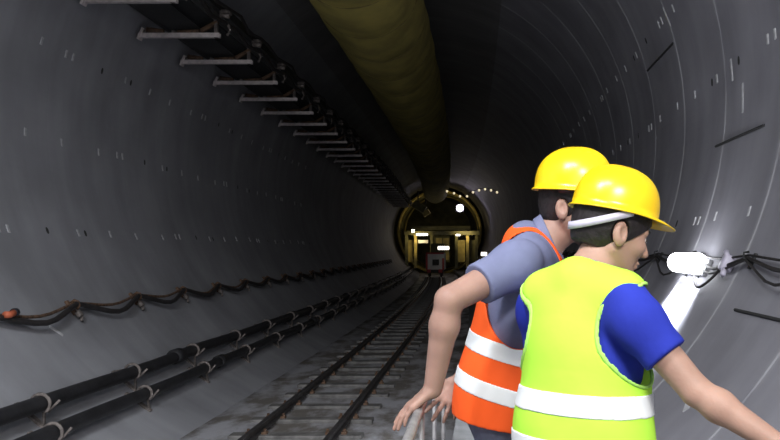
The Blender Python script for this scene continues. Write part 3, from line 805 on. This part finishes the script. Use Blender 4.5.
    def vest_body(p):
        q = tl(p)
        d = ell(q, (-.0, 0, .0), (.135, .190, .20)); d = smin(d, ell(q, (.003, 0, .17), (.132, .183, .22)), .10)
        d = smin(d, ell(q, (.006, 0, .33), (.130, .188, .18)), .08)
        d = smin(d, rcone(q, (-.012, -.13, .437), (-.012, .13, .437), .066, .066), .05)
        for t in (-1, 1): d = smin(d, rcone(q, (-.028, t * .02, .500), (-.012, t * .125, .457), .047, .05), .05)
        d = d * Ts - .006
        fl_ = np.clip((.25 - q[:, 2]) / .3, 0, 1)
        return d + .0070 * (folds(p, .75, spec['seed'] + 2) * (.35 + fl_)) - .012 * fl_
    def arm_cut(p, grow=0.0):
        q = tl(p); c = spec['armhole']      # (F centre, U centre, F radius, U radius, L start)
        e = (np.sqrt(((q[:, 0] - c[0]) / c[2]) ** 2 + ((q[:, 1] * 0 + q[:, 2] - c[1]) / c[3]) ** 2) - 1) * c[2] - grow
        return smax(e, c[4] - np.abs(q[:, 1]) - grow, .03)
    def vest(p):
        q = tl(p); d = vest_body(p)
        d = smax(d, -arm_cut(p) * Ts, .004)
        d = np.maximum(d, -(q[:, 2] - hem - .03 * q[:, 0]) * Ts)
        ncut = rcone(q, (0.06, 0, .51), (.19, 0, .36), .062, .05); ncut = np.minimum(ncut, (neck(p, .006) / Ts))
        return smax(d, -ncut * Ts, .004)
    vlo = lo.copy(); vlo[2] = pel[2] - .16
    vo = sdf_obj('safety_vest', vest, vlo, hi, .0045, spec['vest'], root, loc, 1); vo['label'] = spec['vest_label']
    def band(z0, z1):
        def f(p):
            q = tl(p); zz = q[:, 2] - spec['band_tilt'] * q[:, 0]
            d = np.maximum(vest_body(p) - .0028, -arm_cut(p, .0) * Ts)
            d = np.maximum(d, -(vest_body(p) + .006))
            return np.maximum(d, np.maximum(z0 - zz, zz - z1) * Ts)
        return f
    for (z0, z1) in spec['bands']:
        zc = (pel + U * (z0 + z1) / 2 * Ts)
        o = sdf_obj('reflective_band', band(z0, z1), zc - np.array([.3, .3, .12]), zc + np.array([.3, .3, .12]), .0035, M['reflect'], vo, loc); o['label'] = 'silver white reflective band'
    if spec.get('binding'):
        def bind(p):
            e = arm_cut(p) * Ts; v = vest_body(p)
            return np.maximum(np.maximum(np.abs(e) - .0036, np.abs(v) - .0040), -(tl(p)[:, 2] - hem) * Ts)
        sdf_obj('armhole_binding', bind, vlo, hi, .004, M['piping'], vo, loc)
    # trousers and boots
    def trousers(p):
        q = tl(p); d = ell(q, (-.005, 0, .0), (.122, .170, .12)) * Ts - .004
        for (hip, knee, ank) in legs:
            l = smin(rcone(p, hip, knee, .098 * s, .072 * s), rcone(p, knee, ank, .070 * s, .058 * s), .02); d = smin(d, l, .04)
        d = d + .004 * folds(p, .8, spec['seed'] + 5)
        return np.maximum(np.maximum(d, (q[:, 2] - .05) * Ts), WALK + .05 - p[:, 2])
    tlo = lo.copy(); thi = hi.copy(); thi[2] = pel[2] + .12
    sdf_obj('trousers', trousers, tlo, thi, .008, M['denim'], root, loc, 1)
    for (hip, knee, ank) in legs:
        def boot(p, ank=ank):
            a0 = ank - np.array([0, 0, .045]); d = smin(rcone(p, a0, ank + FW * .16 - np.array([0, 0, .052]), .048, .040), rcone(p, ank + np.array([0, 0, .05]), a0, .050, .05), .03)
            return np.maximum(d, WALK + .002 - p[:, 2])
        sdf_obj('boot', boot, ank - np.array([.3, .3, .12]), ank + np.array([.3, .3, .14]), .006, M['leather'], root, loc, 1)
    # hair
    def hair(p):
        q = hl(p); d = ell(q, (-.014, 0, .024), (.104, .083, .102)) - .003
        d = smin(d, ell(q, (-.052, 0, -.035), (.052, .056, .050)), .03)
        d = d + .0006 * np.sin(q[:, 1] * 500 + 3 * np.sin(q[:, 2] * 50)) * np.sin(q[:, 0] * 160 + q[:, 2] * 40)
        line = (q[:, 0] - .070) * .69 - (q[:, 2] - .020) * .72; d = np.maximum(d, line * .9)
        d = np.maximum(d, -(q[:, 2] + .075 + .15 * q[:, 0]))
        for t in (-1, 1): d = np.maximum(d, -(ell(q, (-.010, t * .086, -.018), (.024, .024, .036))))
        return d * hs
    sdf_obj('hair', hair, hc - .17, hc + .17, .0035, M['hair'], root, loc)
    # eyes, brows
    for t in (-1, 1):
        ep = hc + HF @ (np.array([.0700, t * .030, -.006]) * hs) - loc
        bm = bmesh.new(); bmesh.ops.create_uvsphere(bm, u_segments=16, v_segments=12, radius=.0125 * s); bmesh.ops.translate(bm, vec=Vector(ep), verts=bm.verts)
        e = obj('eye', bm, M['eyewhite'], root, True)
        ip = ep + HF @ np.array([.0115, 0, -.001]) * s
        bm = bmesh.new(); bmesh.ops.create_uvsphere(bm, u_segments=12, v_segments=8, radius=.0048 * s); bmesh.ops.translate(bm, vec=Vector(ip), verts=bm.verts); obj('iris', bm, M['iris'], e, True)
        pts = [hc + HF @ (np.array(v) * hs) - loc for v in ((.087, t * .014, .014), (.085, t * .03, .019), (.073, t * .046, .014))]
        bm = bmesh.new(); tube(bm, bezier_pts(pts, 4), .0035, 6); obj('eyebrow', bm, M['hair'], root, True)
    # helmet
    hh = bpy.data.objects.new('hard_hat', None); C.objects.link(hh); hh.parent = root; hh.empty_display_size = .1
    R4 = Matrix([list(r) for r in HF]).to_4x4()
    tilt = Matrix.Rotation(math.radians(spec.get('hat_tilt', 0)), 4, 'Y') @ Matrix.Rotation(math.radians(spec.get('hat_roll', 0)), 4, 'X')
    hh.matrix_local = Matrix.Translation(Vector(hc - loc)) @ R4 @ tilt
    bm = bmesh.new(); NT, NR = 72, 20; rows = []
    rim = .048
    for j in range(NR + 1):
        a = PI / 2 * j / NR; row = []
        for k in range(NT):
            ph = 2 * PI * k / NT; c_, s_ = math.cos(ph), math.sin(ph)
            rr = math.sin(a) ** .86; zz = (math.cos(a) ** .80 if a < PI / 2 - 1e-6 else 0)
            ax_ = .122 if c_ > 0 else .128
            x, y_ = ax_ * rr * c_, .108 * rr * s_; z = rim + .125 * zz
            z += .007 * math.exp(-(y_ / .020) ** 2) * min(1, zz * 1.3) * (1 if j < NR - 2 else .3)
            z += .003 * math.exp(-((abs(y_) - .042) / .008) ** 2) * zz
            row.append(bm.verts.new((x - .005, y_, z)))
        rows.append(row)
    row1, row2 = [], []
    for k in range(NT):
        ph = 2 * PI * k / NT; c_, s_ = math.cos(ph), math.sin(ph)
        ext = .009 + .052 * max(0, c_) ** 1.8; ax_ = .122 if c_ > 0 else .128
        drop = .003 + .010 * max(0, c_) ** 2
        row1.append(bm.verts.new(((ax_ + ext * .55) * c_ - .005, (.108 + .009 * .6) * s_, rim - drop * .5)))
        row2.append(bm.verts.new(((ax_ + ext) * c_ - .005, (.108 + .009) * s_, rim - drop - .003)))
    rows += [row1, row2]
    for j in range(len(rows) - 1):
        for k in range(NT): bm.faces.new((rows[j][k], rows[j][(k + 1) % NT], rows[j + 1][(k + 1) % NT], rows[j + 1][k]))
    bmesh.ops.scale(bm, vec=(s, s, s), verts=bm.verts); bmesh.ops.remove_doubles(bm, verts=bm.verts, dist=.0002)
    sh = obj('hat_shell', bm, M['helmet'], hh, True); m = sh.modifiers.new('t', 'SOLIDIFY'); m.thickness = .003; m.offset = -1
    bm = bmesh.new()                     # head band inside the shell
    pts = [(.104 * s * math.cos(2 * PI * k / 40) - .006, .086 * s * math.sin(2 * PI * k / 40), (rim - .004) * s) for k in range(41)]
    for k in range(40):
        p0, p1 = pts[k], pts[k + 1]; a_ = [bm.verts.new((p[0], p[1], p[2] + dz)) for p in (p0, p1) for dz in (-.012, .02)]
        bm.faces.new((a_[0], a_[2], a_[3], a_[1]))
    bmesh.ops.remove_doubles(bm, verts=bm.verts, dist=.0003)
    hb = obj('head_band', bm, M['black'], hh, True); m = hb.modifiers.new('t', 'SOLIDIFY'); m.thickness = .003
    if spec.get('strap'):
        bm = bmesh.new(); prev = None
        for k in range(33):
            ph = math.radians(82 + 196 * k / 32); c_, s_ = math.cos(ph), math.sin(ph); w = .5 + .5 * (-c_)
            cx_, cy_, cz_ = .115 * hs * c_ - .008, .099 * hs * s_, (rim + .006 - .072 * max(0, w - .35) / .65) * s
            row = [bm.verts.new((cx_ * (1 - .02), cy_, cz_ - .010)), bm.verts.new((cx_, cy_, cz_ + .010))]
            if prev: bm.faces.new((prev[0], row[0], row[1], prev[1]))
            prev = row
        st_ = obj('nape_strap', bm, M['greypl'], hh, True); m = st_.modifiers.new('t', 'SOLIDIFY'); m.thickness = .003
        st_['label'] = 'pale grey nape strap'
    return root, loc

# --- young man in the lime vest
yp = dict(s=.95, label='man in lime yellow vest and blue T-shirt, yellow hard hat, pointing right with bare arm',
          pelvis=P(582, 455, 2.13), c7=P(586, 271, 2.15), torso_yaw=48, head_yaw=12, head_pitch=19, hat_tilt=-7, hs=1.02, head=P(614, 229, 2.19),
          skin=M['skin_y'], shirt=M['shirt_b'], shirt_label='royal blue T-shirt', vest=M['vest_g'], vest_label='lime yellow safety vest',
          sleeve=.56, seed=1.0, collar=False, hem=-.13, armhole=(.010, .350, .125, .140, .105), bands=[(.128, .188), (.005, .062)], band_tilt=0.0,
          feet=(.05, -.02), strap=True, binding=True, h=.004)
SR = P(629, 314, 2.01); ER = P(696, 391, 1.93); WR = P(781, 447, 1.84)
D = nrm(WR - ER)
yp['armR'] = (SR, ER, WR); yp['handR'] = hand(WR + D * .01, D, (-.3, -.4, .8), (-.1, .9, .3), .95, [.12, .45, .55, .6])
cl = yp['c7']; SLy = P(540, 302, 2.33)
yp['armL'] = (SLy, P(548, 398, 2.38), P(600, 425, 2.46)); DL = nrm(yp['armL'][2] - yp['armL'][1])
yp['handL'] = hand(yp['armL'][2], DL, (0, .3, 1), (0.2, -1, .2), .95, [.3, .35, .4, .45])
make_person(yp)

# --- man in the orange vest behind him
op = dict(s=1.04, label='man in orange vest and grey-blue polo, yellow hard hat, hand behind him on the rail',
          pelvis=P(506, 404, 2.66), c7=P(536, 236, 2.66), torso_yaw=-4, head_yaw=-28, head_pitch=4, head=P(575, 205, 2.64),
          skin=M['skin_o'], shirt=M['shirt_g'], shirt_label='grey-blue polo shirt', vest=M['vest_o'], vest_label='orange safety vest',
          sleeve=.60, seed=4.0, collar=True, hem=-.045, armhole=(.0, .36, .115, .17, .085), bands=[(.145, .195), (.03, .078)], band_tilt=-.08,
          feet=(.04, .0), strap=False, h=.0045)
SR = P(522, 262, 2.44); ER = P(449, 300, 2.30); WR = P(433, 389, 2.345)
op['armR'] = (SR, ER, WR)
op['handR'] = hand(WR, (-.66, -.05, -.52), (-.45, -.1, .8), (0.1, .95, 0), .95, [.16, .2, .24, .28], thumb=(.8, .1))
op['armL'] = (P(518, 262, 2.80), P(490, 322, 2.88), P(462, 378, 2.74)); 
op['handL'] = hand(op['armL'][2], (-.5, -.25, -.82), (-.2, -1, .1), (-.7, 0, .5), 1.0, [.15, .2, .25, .3], spread=.3)
po, ploc = make_person(op)
# wrist watch on his left wrist
a = op['armL'][2]; ax = nrm(a - op['armL'][1]); u = nrm(np.cross(ax, (0, 0, 1))); v = np.cross(ax, u); cw = a - ax * .01
bm = bmesh.new(); tube(bm, [Vector(cw + (u * math.cos(t) + v * math.sin(t)) * .031 - ploc) for t in np.linspace(0, 2 * PI, 25)], .007, 8)
wt = obj('wrist_watch', bm, M['black'], po, True)

# ------------------------------------------------------------------ light
w = bpy.data.worlds.new('world'); bpy.context.scene.world = w; w.use_nodes = True
w.node_tree.nodes['Background'].inputs[0].default_value = (.8, .85, 1, 1); w.node_tree.nodes['Background'].inputs[1].default_value = .4
def area(name, loc, rot, size, size_y, e, col):
    ld = bpy.data.lights.new(name, 'AREA'); ld.shape = 'RECTANGLE'; ld.size = size; ld.size_y = size_y; ld.energy = e; ld.color = col
    o = bpy.data.objects.new(name, ld); C.objects.link(o); o.location = loc; o.rotation_euler = rot; return o
area('tunnel_mouth_daylight', (-1.0, -6.0, 3.2), (math.radians(80), 0, 0), 5, 4, 90, (.93, .95, 1))
def aimed(name, loc, tgt, sx, sy, e, col, spread):
    loc = Vector(loc); o = area(name, loc, (Vector(tgt) - loc).to_track_quat('-Z', 'Y').to_euler(), sx, sy, e, col)
    o.data.spread = math.radians(spread); return o
aimed('wall_fill_left', (-1.9, .2, 5.3), (-4.3, 5.2, .6), 1.2, .8, 265, (.92, .95, 1), 130)  # added fill, unseen, brightens the near left wall
aimed('wall_fill_right', (-.6, .0, 5.3), (2.0, 5.6, 2.6), .9, .6, 70, (.92, .95, 1), 130)  # unseen fill added to lift the near right wall
aimed('camera_side_fill', (.9, -1.6, 4.4), (.25, 2.3, 1.5), 1.2, .7, 80, (1, .97, .94), 110)  # fill added on the camera side for the men's backs
# tube lamp throws its light down along the wall
lw = wall_pt(aL - 2.2, lamp_y, .10); tgt = wall_pt(aL - 16, lamp_y, .0)
bl = area('tube_lamp_beam', lw, (tgt - lw).to_track_quat('-Z', 'X').to_euler(), .05, .05, 48, (.86, .92, 1))
dd_ = (tgt - lw).normalized(); xx = Vector((0, 1, 0)); bl.data.size = .80; bl.data.size_y = .16; bl.data.spread = math.radians(75)
zz_ = -dd_; yy_ = zz_.cross(xx); bl.rotation_euler = Matrix((xx, yy_, zz_)).transposed().to_euler()

# ------------------------------------------------------------------ camera
cam = bpy.data.cameras.new('camera'); co = bpy.data.objects.new('camera', cam); C.objects.link(co)
co.location = (0, 0, CAMZ); co.rotation_euler = (PI / 2, 0, 0)
cam.sensor_width = 36; cam.lens = FPX / 780 * 36; cam.shift_x = -90 / 780; cam.shift_y = 30 / 780; cam.clip_start = .05; cam.clip_end = 200
bpy.context.scene.camera = co
sc = bpy.context.scene
sc.view_settings.view_transform = 'Standard'; sc.view_settings.look = 'None'; sc.view_settings.gamma = 1; sc.view_settings.use_curve_mapping = False
sc.view_settings.exposure = 0.0
